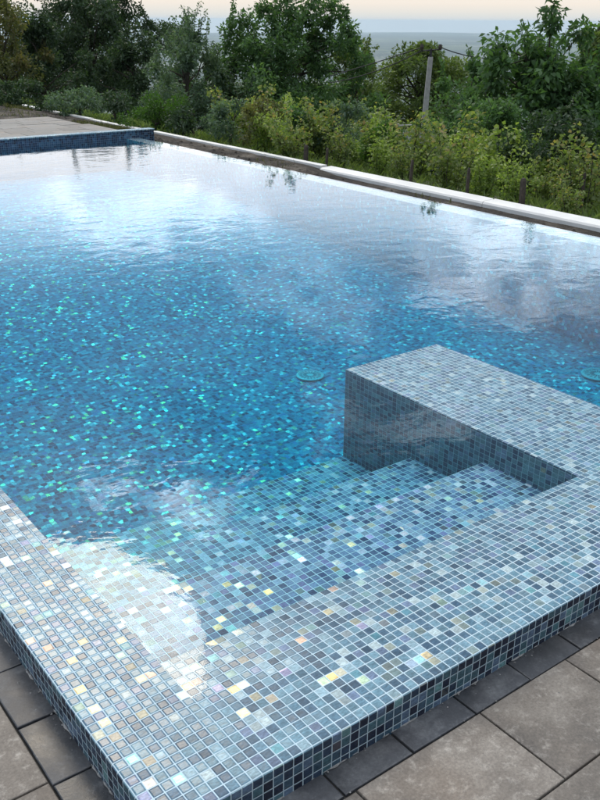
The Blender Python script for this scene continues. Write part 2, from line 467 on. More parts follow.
rim.poly([(XF, YI, -0.42), (XE, YI, -0.42), (XE, YB, -0.3), (XF, YB, -0.3)], [(XF, YI), (XE, YI), (XE, YB), (XF, YB)])
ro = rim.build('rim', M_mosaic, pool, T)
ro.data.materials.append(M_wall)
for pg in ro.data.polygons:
    if abs(pg.normal.z) < 0.3: pg.material_index = 1  # backlit sides of the rim get the painted-shade tiles
ow = MB()
ow.poly([(XE, 0.5, -8), (XE, YB + 6, -8), (XE, YB + 6, -0.42), (XE, 0.5, -0.42)], [(0, -8), (YB, -8), (YB, 0), (0, 0)])
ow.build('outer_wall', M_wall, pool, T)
iw = MB()
iw.poly([(XI, YB, ZD), (XI, 8.9, ZD), (XI, 8.9, 0.13), (XI, YB, 0.13)], [(YB, ZD), (8.9, ZD), (8.9, 0), (YB, 0)])
iw.poly([(XF, YI, ZD), (XI, YI, ZD), (XI, YI, -0.42), (XF, YI, -0.42)], [(XF, ZD), (XI, ZD), (XI, 0), (XF, 0)])
iw.build('inner_wall', M_wall, pool, T)
def floor_z(x, y):
    """the bottom rises gently from the entry corner to the far sides (tile units)"""
    q = min(1.0, max(0.0, (math.hypot(x + 27, y + 43) - 90) / 290.0))
    return ZD + 25.0 * q ** 1.25


fw = MB()
fw.poly([(XF, YI, ZD), (XF, YB, ZD), (XF, YB, -0.3), (XF, YI, -0.42)], [(YI, ZD), (YB, ZD), (YB, 0), (YI, 0)])
fw.build('inner_wall', M_deep, pool, T)
fl = MB()
fxs = [XI + (XF - XI) * i / 24 for i in range(25)]; fys = [YI + (YB - YI) * i / 36 for i in range(37)]
for a, b_ in zip(fxs, fxs[1:]):
    for c_, d_ in zip(fys, fys[1:]):
        q = [(a, c_), (b_, c_), (b_, d_), (a, d_)]
        fl.poly([(x, y, floor_z(x, y)) for x, y in q], q)
fl.build('floor', M_deep, pool, T)
BX0, BX1, BY1 = 64.5, 86.5, 65.0


def block(x0, x1, y0, y1, z1, name, z0=ZD, mats=None, faces='top front left right back'):
    b = MB()
    if 'top' in faces: b.poly([(x0, y0, z1), (x1, y0, z1), (x1, y1, z1), (x0, y1, z1)], [(x0, y0), (x1, y0), (x1, y1), (x0, y1)])
    o = b.build(name, M_step if name == 'step' else M_mosaic, pool, T)
    w = MB()
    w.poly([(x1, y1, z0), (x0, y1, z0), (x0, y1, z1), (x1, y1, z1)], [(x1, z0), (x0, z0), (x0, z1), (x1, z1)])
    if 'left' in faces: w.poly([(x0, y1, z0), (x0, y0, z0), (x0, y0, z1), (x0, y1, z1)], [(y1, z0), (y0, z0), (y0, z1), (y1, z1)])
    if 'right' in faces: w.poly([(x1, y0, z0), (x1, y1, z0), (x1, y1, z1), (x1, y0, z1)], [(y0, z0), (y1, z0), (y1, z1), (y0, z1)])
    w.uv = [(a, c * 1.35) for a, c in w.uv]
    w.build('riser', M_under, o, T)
    return o


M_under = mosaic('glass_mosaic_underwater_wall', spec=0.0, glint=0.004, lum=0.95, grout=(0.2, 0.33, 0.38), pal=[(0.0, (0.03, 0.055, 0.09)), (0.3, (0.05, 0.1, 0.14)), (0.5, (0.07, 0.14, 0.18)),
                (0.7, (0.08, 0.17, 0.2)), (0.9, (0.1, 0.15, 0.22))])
M_step = mosaic('glass_mosaic_submerged', spec=0.12, tilt=0.36, glint=0.15, gfac=0.3, grout=(0.42, 0.6, 0.7), pal=[(0.0, (0.039, 0.059, 0.125)), (0.12, (0.068, 0.103, 0.187)), (0.28, (0.097, 0.147, 0.250)),
                (0.45, (0.126, 0.196, 0.312)), (0.62, (0.170, 0.255, 0.364)), (0.76, (0.242, 0.314, 0.426)), (0.86, (0.155, 0.167, 0.322)), (0.93, (0.358, 0.392, 0.499)), (0.975, (0.561, 0.490, 0.562))])
block(XI, BX0, YI, 33.0, -5.0, 'step', faces='top back')
block(XI, BX0, 33.0, 48.0, -10.4, 'step', faces='top back')
block(XI, BX0, 48.0, 65.0, -17.0, 'step', faces='top back')
block(BX0, BX1, YI, BY1, -0.42, 'bench', faces='top left right back')

# floor inlets: white round covers with a ring of slots
def on_floor(u, v):
    d = ray(u, v); lo, hi = 1.0, 12.0
    for _ in range(50):
        m_ = (lo + hi) / 2; P_ = (CP + d * m_) / T
        if P_.z > floor_z(P_.x, P_.y): lo = m_
        else: hi = m_
    return P_.x, P_.y


for (ix, iy, r) in ((*on_floor(310, 376), 3.7), (*on_floor(598, 375), 4.4)):
    b = MB()
    n = 28
    z = floor_z(ix, iy) + 0.12
    rings = [(r, 0.0), (r * 0.98, 0.22), (r * 0.86, 0.3), (r * .82, 0.12), (r * .5, 0.2), (0.0, 0.24)]
    for (ra, za), (rb, zb) in zip(rings, rings[1:]):
        for i in range(n):
            a0, a1 = 2 * math.pi * i / n, 2 * math.pi * (i + 1) / n
            P = lambda rr, a, zc: (ix + rr * math.cos(a), iy + rr * math.sin(a), z + zc)
            b.poly([P(ra, a0, za), P(ra, a1, za), P(rb, a1, zb)] + ([P(rb, a0, zb)] if rb else []))
    inl = b.build('floor_inlet', M_inlet, pool, T)
    s = MB()
    for q in range(18):
        a = 2 * math.pi * q / 18
        ca, sa = math.cos(a), math.sin(a)
        for (r0, r1) in ((0.25, 0.5), (0.56, 0.78)):
            w_ = 0.16
            s.poly([(ix + r * r0 * ca - w_ * sa, iy + r * r0 * sa + w_ * ca, z + 0.3), (ix + r * r0 * ca + w_ * sa, iy + r * r0 * sa - w_ * ca, z + 0.3),
                    (ix + r * r1 * ca + w_ * sa, iy + r * r1 * sa - w_ * ca, z + 0.3), (ix + r * r1 * ca - w_ * sa, iy + r * r1 * sa + w_ * ca, z + 0.3)])
    s.build('slots', M_inlet_d, inl, T)

# raised back wall with pale coping
rw = MB()
XW = 193.5
rw.poly([(XW, YB, ZD), (-60, YB, ZD), (-60, YB, 3.15), (XW, YB, 3.15)], [(XW, ZD), (-60, ZD), (-60, 3.15), (XW, 3.15)])
rw.poly([(XW, YB + 6, -8), (XW, YB, -8), (XW, YB, 3.15), (XW, YB + 6, 3.15)][::-1], [(0, -8), (6, -8), (6, 3.15), (0, 3.15)][::-1])
raised = rw.build('raised_wall', M_navy, pool, T)
cop = MB()
cop.box((-60, YB - 0.35, 3.15), (XW + 0.35, YB + 5.5, 3.65))
co = cop.build('coping', M_mosaic, raised, T)
tag(co, 'pale mosaic strip capping the raised back wall')

# ------------------------------------------------------------------ water
def water_mat():
    k = NT('pool_water')
    tc = k.n('ShaderNodeTexCoord').outputs['Object']
    geo = k.n('ShaderNodeNewGeometry')
    n1 = k.noise(k.vmath('MULTIPLY', tc, (1.0, 1.35, 1.0)), 5.0, 3, 0.5)
    n1.inputs['Distortion'].default_value = 0.6
    n2 = k.noise(tc, 19.0, 3, 0.55)
    n3 = k.noise(tc, 1.3, 2, 0.5)
    calm = k.maprange(k.noise(tc, 0.6, 2).outputs['Fac'], 0.35, 0.65, 0.55, 1.25)
    h = k.math('ADD', k.math('MULTIPLY', n1.outputs['Fac'], 1.0), k.math('ADD', k.math('MULTIPLY', n2.outputs['Fac'], 0.16), k.math('MULTIPLY', n3.outputs['Fac'], 1.2)))
    h = k.math('MULTIPLY', h, calm)
    b = k.n('ShaderNodeBump', {'Height': h, 'Strength': 1.0, 'Distance': 0.0016})
    c = k.math('ABSOLUTE', k.vmath('DOT_PRODUCT', b.outputs[0], geo.outputs['Incoming']))
    c = k.math('MINIMUM', c, 1.0)
    f = k.math('ADD', 0.02, k.math('MULTIPLY', 0.98, k.math('POWER', k.math('SUBTRACT', 1.0, c), 5.0)))
    g = k.n('ShaderNodeBsdfAnisotropic', {'Color': (1, 1, 1, 1), 'Roughness': 0.03, 'Normal': b.outputs[0]})
    t = k.n('ShaderNodeBsdfTransparent')
    s = k.n('ShaderNodeMixShader', {0: f, 1: t.outputs[0], 2: g.outputs[0]})
    k.done(s)
    va = k.n('ShaderNodeVolumeAbsorption', {'Color': (0.15, 0.875, 0.94, 1), 'Density': 1.2})
    k.t.links.new(va.outputs[0], k.out.inputs['Volume'])
    return k.m


wb = MB()
wb.box((1.5, 6.0, -45.0), (XE - 0.02, YB + 0.5, 0.0))
water = wb.build('water', water_mat(), None, T)
tag(water, 'clear calm pool water reflecting pale sky and clouds', None, None, 'structure')

# ------------------------------------------------------------------ paving
ZP = -3.45 * T


def slab(b, x0, x1, y0, y1, z1, gap=0.0022, bev=0.003, th=0.05):
    x0 += gap; x1 -= gap; y0 += gap; y1 -= gap
    z1 += random.uniform(-0.0012, 0.0012)
    tx, ty = random.uniform(-0.0012, 0.0012), random.uniform(-0.0012, 0.0012)
    def ring(i, z):
        return [(x0 + i, y0 + i, z - tx - ty), (x1 - i, y0 + i, z + tx - ty), (x1 - i, y1 - i, z + tx + ty), (x0 + i, y1 - i, z - tx + ty)]
    r0, r1, r2, r3 = ring(0, z1 - th), ring(0, z1 - bev), ring(bev * 0.3, z1 - bev * 0.3), ring(bev, z1)
    n0 = len(b.v)
    for r in (r0, r1, r2, r3): b.v += r
    for a in range(3):
        for j in range(4):
            jn = (j + 1) % 4
            b.f.append((n0 + a * 4 + j, n0 + a * 4 + jn, n0 + a * 4 + 4 + jn, n0 + a * 4 + 4 + j)); b.uv += [(0, 0)] * 4
    b.f.append((n0 + 12, n0 + 13, n0 + 14, n0 + 15)); b.uv += [(0, 0)] * 4


strip = MB()
xs = [-7.3, 0.6, 8.2, 15.9, 23.8, 31.4] + [31.4 + 7.7 * i for i in range(1, 22)]
for a, b_ in zip(xs, xs[1:]):
    slab(strip, a * T, b_ * T, -2.95 * T, 0.55 * T, ZP)
ys = [-3.0, 4.4, 12.3, 20.2, 28.4] + [28.4 + 8 * i for i in range(1, 44)]
for a, b_ in zip(ys, ys[1:]):
    slab(strip, -10.6 * T, -6.5 * T if a > 0 else -7.3 * T, a * T, b_ * T, ZP)
o = strip.build('paving_border', M_strip)
tag(o, 'dark slate border stones laid around the tiled pool rim', None, None, 'structure')
pav = MB()
x = -0.9
seq = [(9.4, 9.4)]
ra = [-36, -24, -10.6, 9.3, 24.1, 36.45, 52, 64.4, 80, 92.3, 108, 120.5, 136, 149, 165, 178, 194, 210, 230]
for a, b_ in zip(ra, ra[1:]): slab(pav, a * T, b_ * T, -12.6 * T, -2.95 * T, ZP)
rb = [-40, -28, -14, 1, 16, 31.5, 44, 60, 75, 88, 104, 117, 133, 149, 162, 178, 194, 210, 230]
for a, b_ in zip(rb, rb[1:]): slab(pav, a * T, b_ * T, -24.5 * T, -12.6 * T, ZP)
for r_ in range(12):
    y1 = -24.5 - 12 * r_; x = -60 + random.uniform(0, 10)
    while x < 230:
        w_ = random.choice((9.6, 12.3, 15.5)); slab(pav, x * T, (x + w_) * T, (y1 - 12) * T, y1 * T, ZP); x += w_
x1 = -10.6
for c_ in range(10):
    w_ = (12.0, 12.3, 9.6)[c_ % 3]
    y = -2.95 if c_ else -2.95
    first = True
    while y < 350:
        L = 15.75 if first and c_ == 0 else random.choice((12.3, 15.5, 18.6)); first = False
        slab(pav, (x1 - w_) * T, x1 * T, y * T, (y + L) * T, ZP); y += L
    x1 -= w_
o = pav.build('paving', M_slab)
tag(o, 'brown-grey concrete paving slabs in mixed sizes beside the pool', None, None, 'structure')
jb = MB()
jb.box((-9, -6, ZP - 0.06), (-7.0 * T + 0.012, 9.3, ZP - 0.007))
jb.box((-7.0 * T + 0.012, -6, ZP - 0.06), (6.0, 0.012, ZP - 0.007))
o = jb.build('joint_bed', M_joint)
tag(o, 'dark jointing sand between the paving slabs', None, None, 'structure')

# crumbs of mortar in the gap below the rim
cr = MB()


def crumb(b, x, y, z, r):
    P = []
    for (a, c) in ((0, 0), (1, 0), (2, 0), (3, 0), (4, 0)):
        q = 2 * math.pi * a / 5 + random.random()
        P.append(Vector((x + r * math.cos(q) * random.uniform(.6, 1.3), y + r * math.sin(q) * random.uniform(.6, 1.3), z)))
    top = Vector((x, y, z + r * random.uniform(.4, .9)))
    for i in range(5): b.poly([P[i], P[(i + 1) % 5], top])


for i in range(70):
    if random.random() < .55:
        x = random.uniform(-2, 50) * T; y = -random.expovariate(1 / 0.012) - 0.001
    else:
        y = random.uniform(0, 45) * T; x = XO * T - random.expovariate(1 / 0.012) - 0.001
    crumb(cr, x, y, ZP + 0.001, random.uniform(0.0008, 0.0032) * (1.5 if random.random() < .06 else 1))
for i in range(22):
    crumb(cr, random.uniform(-14, 45) * T, random.uniform(-16, 2) * T if random.random() < .7 else -2.9 * T, ZP + 0.001, random.uniform(0.001, 0.003))
o = cr.build('mortar_crumbs', M_mortar)
tag(o, 'pale crumbs of mortar and grit along the foot of the tiled rim', 'grit', None, 'stuff')
# thin smear of mortar along the foot of the rim
sm = MB()
x = 0.0
n = 260
pts = [(i / n * 60 * T - 6 * T, 0.5 + 0.5 * math.sin(i * 1.7) * math.sin(i * .31 + 1)) for i in range(n)]
smr = random.Random(4)
def smear_w(t, q):
    a_ = math.sin(t * 31 + q) + 0.7 * math.sin(t * 83 + 2 * q) + 0.5 * math.sin(t * 211 + q)
    return max(0.0, a_ - 0.1) * 0.0022
for q in (0, 5):
    N_ = 900
    for i in range(N_):
        t0, t1 = -6.9 * T + 1.55 * i / N_, -6.9 * T + 1.55 * (i + 1) / N_
        wa, wb_ = smear_w(t0, q), smear_w(t1, q)
        if wa + wb_ <= 0: continue
        if q == 0: sm.poly([(t0, -wa, ZP + .001), (t1, -wb_, ZP + .001), (t1, 0.003, ZP + .004), (t0, 0.003, ZP + .004)])
        else:
            u0, u1 = t0 + 7 * T, t1 + 7 * T
            sm.poly([(XO * T - wa, u0, ZP + .001), (XO * T + .003, u0, ZP + .004), (XO * T + .003, u1, ZP + .004), (XO * T - wb_, u1, ZP + .001)])
o = sm.build('mortar_smear', M_mortar)
tag(o, 'thin broken line of grey mortar where the rim meets the border stones', 'mortar', None, 'stuff')


# ------------------------------------------------------------------ ground
def fall(s):
    """height of the hillside s metres beyond the white kerb"""
    if s < 0: return -0.2
    if s < 9: return -0.14 - 0.12 * s - 0.022 * s * s
    z9 = -0.14 - 1.08 - 1.782
    return max(-262.0, z9 - 0.5 * (s - 9) if s < 300 else z9 - 145.5 - 0.16 * (s - 300))


XK = 5.505                                                # front of the kerb
gx = [-16000, -6000, -2000, -600, -200, -60, -20, -8, -0.30, -0.17, 4.8, 4.83, 5.4, 5.6] + list(np.linspace(6, 15, 13)) + [18, 24, 34, 50, 75, 110, 160, 230, 305, 420, 600, 850, 1200, 2000, 3200, 5000, 8000, 12000, 17000]
gy = [-17000, -9000, -4000, -1500, -500, -160, -60, -30, -15, -7, -3, 0.013, 3, 6, 9.9, 11] + list(np.linspace(12.5, 30, 12)) + [36, 50, 75, 120, 200, 350, 600, 1100, 2000, 3800, 7000, 12000, 17000]
gv = []; gf = []; grs = random.Random(3)
for xx in gx:
    for yy in gy:
        z = fall(xx - 5.6)
        d = math.hypot(xx, yy)
        if xx < -100 or (xx < 5.6 and (yy < -100 or yy > 60)):
            e = (abs(yy) - 60 if abs(yy) > 60 else 0) if xx > -100 else max(-100 - xx, abs(yy) - 60, 0)
            z = max(-262, -0.14 - 0.16 * e)
        if xx > 6.2 and d < 200: z += grs.uniform(-.05, .05)
        if z <= -255: z += grs.uniform(-8, 8)
        gv.append((xx, yy, z))
ny = len(gy)
for i in range(len(gx) - 1):
    for j in range(ny - 1):
        if gx[i] >= -0.18 and gx[i + 1] <= 4.82 and gy[j] >= 0 and gy[j + 1] <= 9.95: continue
        gf.append((i * ny + j, (i + 1) * ny + j, (i + 1) * ny + j + 1, i * ny + j + 1))
me = bpy.data.meshes.new('ground'); me.from_pydata(gv, [], gf); me.materials.append(M_terrain)
g = bpy.data.objects.new('ground', me); col.objects.link(g)
tag(g, 'hillside falling away to a distant plain', None, None, 'structure')

# soil between pool and kerb, rising to a bank beside the terrace
sx = np.arange(-7.0, 5.55, 0.06); sy = np.concatenate([np.arange(-3.0, 9.2, 0.06), np.arange(9.2, 19, 0.08)])
nrs = np.random.default_rng(5)


def vnoise(x, y, sc, seed):
    r = np.random.default_rng(seed); n = 128; g_ = r.random((n, n))
    u = x * sc; v = y * sc
    i = np.floor(u).astype(int); j = np.floor(v).astype(int); fu = u - i; fv = v - j
    fu = fu * fu * (3 - 2 * fu); fv = fv * fv * (3 - 2 * fv)
    a = g_[i % n, j % n]; b = g_[(i + 1) % n, j % n]; c = g_[i % n, (j + 1) % n]; d = g_[(i + 1) % n, (j + 1) % n]
    return (a * (1 - fu) + b * fu) * (1 - fv) + (c * (1 - fu) + d * fu) * fv


X, Y = np.meshgrid(sx, sy, indexing='ij')
heap = 1 / (1 + np.exp(-(Y - 6.65) / 0.12))
# bank shape for y beyond the raised wall
tt = np.clip((X - 4.5) / 0.9, 0, 1)
bankz = 0.078 * (1 - tt) + (-0.085) * tt
up = 1 / (1 + np.exp(-(Y - 10.0) / 0.2))
Z = -0.138 + heap * 0.05
Z = Z * (1 - up) + bankz * up
rough = (vnoise(X, Y, 3, 1) - .5) * 0.03 + (vnoise(X, Y, 9, 2) - .5) * 0.035 + (vnoise(X, Y, 21, 3) - .5) * 0.02
edge = np.clip((5.54 - X) / 0.15, 0.25, 1)
Z = Z + rough * np.clip(0.6 + heap * 0.5, 0, 1) * edge
# mound where the heap ends
Z += 0.07 * np.exp(-((Y - 6.62) / 0.16) ** 2 - ((X - 5.2) / 0.16) ** 2)
idx = np.arange(X.size).reshape(X.shape)
V = np.stack([X, Y, Z], -1).reshape(-1, 3)
F = []
for i in range(len(sx) - 1):
    for j in range(len(sy) - 1):
        cxm, cym = sx[i], sy[j]
        if cym < 9.66 and cxm < 4.80: continue
        if cym < 9.86 and cxm < 5.01: continue
        if cym < 11.9 and cxm < 4.44: continue
        F.append((int(idx[i, j]), int(idx[i + 1, j]), int(idx[i + 1, j + 1]), int(idx[i, j + 1])))
me = bpy.data.meshes.new('soil'); me.from_pydata([tuple(p) for p in V], [], F); me.materials.append(M_soil)
me.polygons.foreach_set('use_smooth', [True] * len(me.polygons))
so = bpy.data.objects.new('soil', me); col.objects.link(so)
tag(so, 'rough brown soil between pool edge and white kerb', None, None, 'structure')

# terrace behind the raised wall
tb = MB()
y = YB * T + 5.5 * T
row = 0
while y < 11.75:
    x = 4.6 if y < 10.6 else 4.5
    while x > -6.5:
        w_ = random.choice((0.30, 0.4, 0.5))
        slab(tb, x - w_, x, y, y + 0.3, 3.55 * T, gap=0.003, bev=0.003, th=0.12)
        x -= w_
    y += 0.3
o = tb.build('terrace', M_terr)
tag(o, 'pale grey-brown paved terrace behind the raised pool wall', None, None, 'structure')

# white kerb, laid as long pieces
kerb_y = [-4.2, -1.1, 1.95, 4.35, 6.75]
for i, (a, b_) in enumerate(zip(kerb_y, kerb_y[1:])):
    kb = MB()
    P = [(XK, -0.2), (XK, -0.107), (XK + 0.012, -0.09), (XK + 0.03, -0.085), (XK + 0.165, -0.078), (XK + 0.19, -0.087), (XK + 0.195, -0.25)]
    y0, y1 = a + 0.003, b_ - 0.003
    for (p, q) in zip(P, P[1:]):
        kb.poly([(p[0], y0, p[1]), (p[0], y1, p[1]), (q[0], y1, q[1]), (q[0], y0, q[1])])
    kb.poly([(p[0], y0, p[1]) for p in P]); kb.poly([(p[0], y1, p[1]) for p in P][::-1])
    o = kb.build('kerb', M_white)
    tag(o, ['white kerb piece behind the pool, off the right of the view', 'white kerb piece nearest the right edge of the photo', 'white kerb piece in the middle of the clean run behind the pool edge',
            'white kerb piece whose far end disappears into the heap of soil'][i], 'kerb', 'white kerb pieces along the far side of the pool')
kb = MB()
y = 6.76
while y < 19:
    L = random.uniform(0.9, 1.1); zo = random.uniform(-.006, .006)
    kb.box((XK + 0.03, y + .008, -0.2), (XK + 0.12, y + L - .01, -0.068 + zo)); y += L
o = kb.build('edging', M_white)
tag(o, 'thin pale concrete edging half buried in soil, running back along the trees', 'edging')

# grass and weeds around the terrace and on the soil (stuff)
def blades(name, pts, hmin, hmax, w, mat, lean=0.4):
    n = len(pts)
    P = np.array(pts); a = rng.random(n) * 2 * np.pi
    h = rng.uniform(hmin, hmax, n); ww = w * rng.uniform(.6, 1.3, n)
    s = np.stack([np.cos(a), np.sin(a), 0 * a], -1) * ww[:, None]
    l = np.stack([np.cos(a + 1.57 + rng.normal(0, .4, n)), np.sin(a + 1.57), 0 * a], -1) * (h * rng.uniform(0.1, lean * 2, n))[:, None]
    up_ = np.stack([0 * a, 0 * a, h], -1)
    v = np.stack([P - s, P + s, P + l * .4 + up_ * .6 + s * .7, P + l + up_, ], 1).reshape(-1, 3)
    return mesh_quads(name, v, rng.random(n), mat)


def mesh_quads(name, v, rnd, mat, parent=None):
    n = len(v) // 4
    me = bpy.data.meshes.new(name)
    me.vertices.add(4 * n); me.vertices.foreach_set('co', v.astype(np.float32).ravel())
    me.loops.add(4 * n); me.loops.foreach_set('vertex_index', np.arange(4 * n, dtype=np.int32))
    me.polygons.add(n); me.polygons.foreach_set('loop_start', np.arange(0, 4 * n, 4, dtype=np.int32))
    at = me.attributes.new('rnd', 'FLOAT', 'FACE'); at.data.foreach_set('value', rnd.astype(np.float32))
    me.materials.append(mat)
    me.update(calc_edges=True); me.validate()
    o = bpy.data.objects.new(name, me); col.objects.link(o)
    if parent: o.parent = parent
    return o


gp = []
def soil_z(x, y):
    i = min(max(int((x + 7.0) / 0.06), 0), len(sx) - 1); j = int(np.searchsorted(sy, y)); j = min(j, len(sy) - 1)
    return float(Z[i, j])
while len(gp) < 9000:
    x, y = random.uniform(-4, 4.6), random.uniform(11.95, 18.5)
    if vnoise(np.array([x]), np.array([y]), 1.1, 9)[0] > .3: gp.append((x, y, soil_z(x, y)))
while len(gp) < 11500:
    x, y = random.uniform(4.65, 5.4), random.uniform(10, 18)
    if vnoise(np.array([x]), np.array([y]), 1.7, 12)[0] > .5: gp.append((x, y, soil_z(x, y)))
while len(gp) < 11620:
    x, y = random.uniform(5.1, 5.45), random.uniform(0, 8)
    if vnoise(np.array([x]), np.array([y]), 1.5, 15)[0] > .7: gp.append((x, y, soil_z(x, y)))
o = blades('grass', gp, 0.02, 0.07, 0.004, ML_grass)
tag(o, 'short dry grass beside the terrace and along the soil strip', 'grass', None, 'stuff')
# clods
cl = MB()
for i in range(900):
    y = random.uniform(-1, 17); x = random.uniform(4.86 if y < 9.6 else 5.06 if y < 10 else 4.66, 5.42)
    crumb(cl, x, y, soil_z(x, y) - .004, random.uniform(0.008, 0.03))
o = cl.build('soil_clods', M_soil)
tag(o, 'loose clods of brown earth on the strip behind the pool', 'soil', None, 'stuff')
# undergrowth on the slope
up_pts = []
for i in range(60000):
    x = 5.7 + abs(random.gauss(0, 5)); y = random.uniform(-3, 24)
    up_pts.append((x, y, fall(x - 5.6) - 0.02))
o = blades('undergrowth', up_pts, 0.04, 0.14, 0.006, ML_olive, 0.5)
tag(o, 'rough green undergrowth covering the slope below the kerb', 'undergrowth', None, 'stuff')


# ------------------------------------------------------------------ vegetation
def leaf_cloud(centers, radii, per, size, seed, droop=0.3, aspect=0.5, shell=0.0, cl_tone=None):
    """leaves (two-sided diamonds, creased) scattered round clump centres; returns verts, rnd"""
    r = np.random.default_rng(seed)
    cs = np.repeat(centers, per, axis=0); rs = np.repeat(radii, per)
    n = len(cs)
    d = r.normal(size=(n, 3)); d /= np.linalg.norm(d, axis=1)[:, None]
    rad = r.random(n) ** (1 / (2.2 + shell)) * rs
    p = cs + d * rad[:, None] * np.array([1, 1, 0.8])
    ax = d * 0.8 + r.normal(size=(n, 3)) * 0.7; ax[:, 2] -= droop
    ax /= np.linalg.norm(ax, axis=1)[:, None]
    nr = r.normal(size=(n, 3)) * 0.8 + np.array([0, 0, 0.8])
    sd = np.cross(ax, nr); sd /= (np.linalg.norm(sd, axis=1)[:, None] + 1e-6)
    nn = np.cross(sd, ax)
    L = size * r.uniform(0.55, 1.25, n)[:, None]; W = L * aspect
    a = p; b = p + ax * L * 0.45 + sd * W * 0.5 + nn * W * 0.15
    c = p + ax * L - nn * L * 0.08; e = p + ax * L * 0.45 - sd * W * 0.5 + nn * W * 0.15
    v = np.stack([a, b, c, e], 1).reshape(-1, 3)
    tone = np.repeat(r.random(len(centers)) if cl_tone is None else cl_tone, per)
    rnd = np.clip(0.45 * tone + 0.55 * r.random(n), 0, 1)
    return v, rnd


def tree(name, label, cat, u, dist, ytop, width, mat, leaf=0.09, seed=0, dens=1.0, base_u=None, peaks=None, ybot=None,
         group=None, sparse=0.0, clump=0.30, aspect=0.5, trunk_r=0.08, depth=None, shoots=0, droop=0.3, twig_mat=None):
    """u: photo column of the axis; width in photo pixels; ytop, ybot: photo rows of crown top and bottom"""
    r = random.Random(seed); rn = np.random.default_rng(seed + 100)
    if leaf > .075 and dist > 22: clump *= dist / 18.0; trunk_r *= 1.4
    x, y = spot(u, dist)
    zt = height(u, ytop, dist)
    gz = fall(x - 5.6)
    zb = height(u, ybot, dist) if ybot is not None else gz + 0.15
    zb = max(zb, gz + 0.05)
    R = width / 885.07 * dist / 2 * 1.08
    H = max(zt - zb, 0.3)
    root = empty(name, (x, y, gz - 0.05))
    tag(root, label, cat, group)
    # crown centres inside an uneven envelope (local coords, origin at base)
    z0 = zb - gz + 0.05
    vol = 4.19 * R * R * (H / 2) * (0.75)
    n = int(max(8, vol / (clump ** 3 * 4.19) * 1.7 * dens))
    n = min(n, 520)
    cs = []; rs = []
    dx, dy = math.cos(math.radians(53)), math.sin(math.radians(53))
    tries = 0
    while len(cs) < n and tries < 60000:
        tries += 1
        a = r.uniform(0, 2 * math.pi); q = math.sqrt(r.random()); t = r.random()
        lobe = 1 + 0.22 * math.sin(3 * a + seed) + 0.14 * math.sin(5 * a + 2 * seed)
        if peaks:
            pa = r.choices(peaks, [p_[2] for p_ in peaks])[0]; ph = pa[1]; off = pa[0]; rr = pa[2]
        else:
            off, ph, rr = 0, 1.0, 1.0
        env = math.sin(math.pi * min(1, (0.12 + 0.88 * t)) ** 0.9) ** 0.55 if t < 0.999 else 0
        env = max(env, 0.12)
        px, py = q * env * R * rr * lobe * math.cos(a), q * env * R * rr * lobe * math.sin(a)
        # offset of a peak is sideways as seen from the terrace
        px += dy * off * R * -1 * -1; py += -dx * off * R
        pz = z0 + t * H * ph
        if r.random() < sparse * max(0, t - .45) * 1.6: continue
        cs.append((px, py, pz)); rs.append(clump * r.uniform(0.6, 1.35) * (1 - 0.35 * t))
    cs = np.array(cs); rs = np.array(rs)
    per = int(max(18, 210 * (clump / 0.3) ** 2 * (0.09 / leaf) ** 2 * (0.85 if sparse else 1.1)))
    v, rnd = leaf_cloud(cs, rs, per, leaf, seed, droop, aspect)
    # long leafy shoots rising out of the crown
    tw = MB()
    sv_, sr_ = [], []
    order = sorted(range(len(cs)), key=lambda i: r.random() - 0.35 * cs[i][2] / (z0 + H))[:60]
    for i in range(shoots):
        c = cs[order[r.randrange(len(order))]]
        if c[2] < z0 + 0.35 * H and r.random() < .8: continue
        L = r.uniform(0.35, 0.9) * min(1.0, H * 0.35) * (1.5 if dist > 22 else 1)
        d = Vector((r.gauss(0, .35), r.gauss(0, .35), 1)).normalized()
        a_ = Vector(c); b_ = a_ + d * L
        tw.tube(a_, b_, 0.006, 0.002, 4, False)
        m_ = int(L / 0.035)
        pts = np.array([list(a_ + d * L * (j / m_)) for j in range(m_)])
        vv, rr_ = leaf_cloud(pts, np.full(m_, 0.05), 4, leaf * 0.85, seed * 50 + i, droop, aspect)
        sv_.append(vv); sr_.append(rr_)
    if sv_:
        v = np.concatenate([v] + sv_); rnd = np.concatenate([rnd] + sr_)
    mesh_quads('crown', v, rnd, mat, root)
    # trunk and limbs reaching the clumps
    h1 = max(0.2, z0 + H * 0.18)
    pt = [Vector((0, 0, 0)), Vector((r.uniform(-.05, .05), r.uniform(-.05, .05), h1 * .5)), Vector((r.uniform(-.1, .1), r.uniform(-.1, .1), h1))]
    tw.tube(pt[0], pt[1], trunk_r * 1.25, trunk_r, 9); tw.tube(pt[1], pt[2], trunk_r, trunk_r * .85, 9)
    top = pt[2] + Vector((r.uniform(-.1, .1), r.uniform(-.1, .1), H * 0.45))
    tw.tube(pt[2], top, trunk_r * .85, trunk_r * .35, 8)
    for i in order:
        c = Vector(cs[i]); s_ = r.uniform(0, .95); b0 = pt[2].lerp(top, s_)
        if c.z < b0.z: b0 = pt[1].lerp(pt[2], r.random())
        mid = b0.lerp(c, .5) + Vector((r.uniform(-.1, .1), r.uniform(-.1, .1), r.uniform(0, .12)))
        tw.tube(b0, mid, trunk_r * .28, trunk_r * .16, 5, False); tw.tube(mid, c, trunk_r * .16, trunk_r * .05, 5, False)
    tw.build('trunk', twig_mat or M_bark, root)
    return root


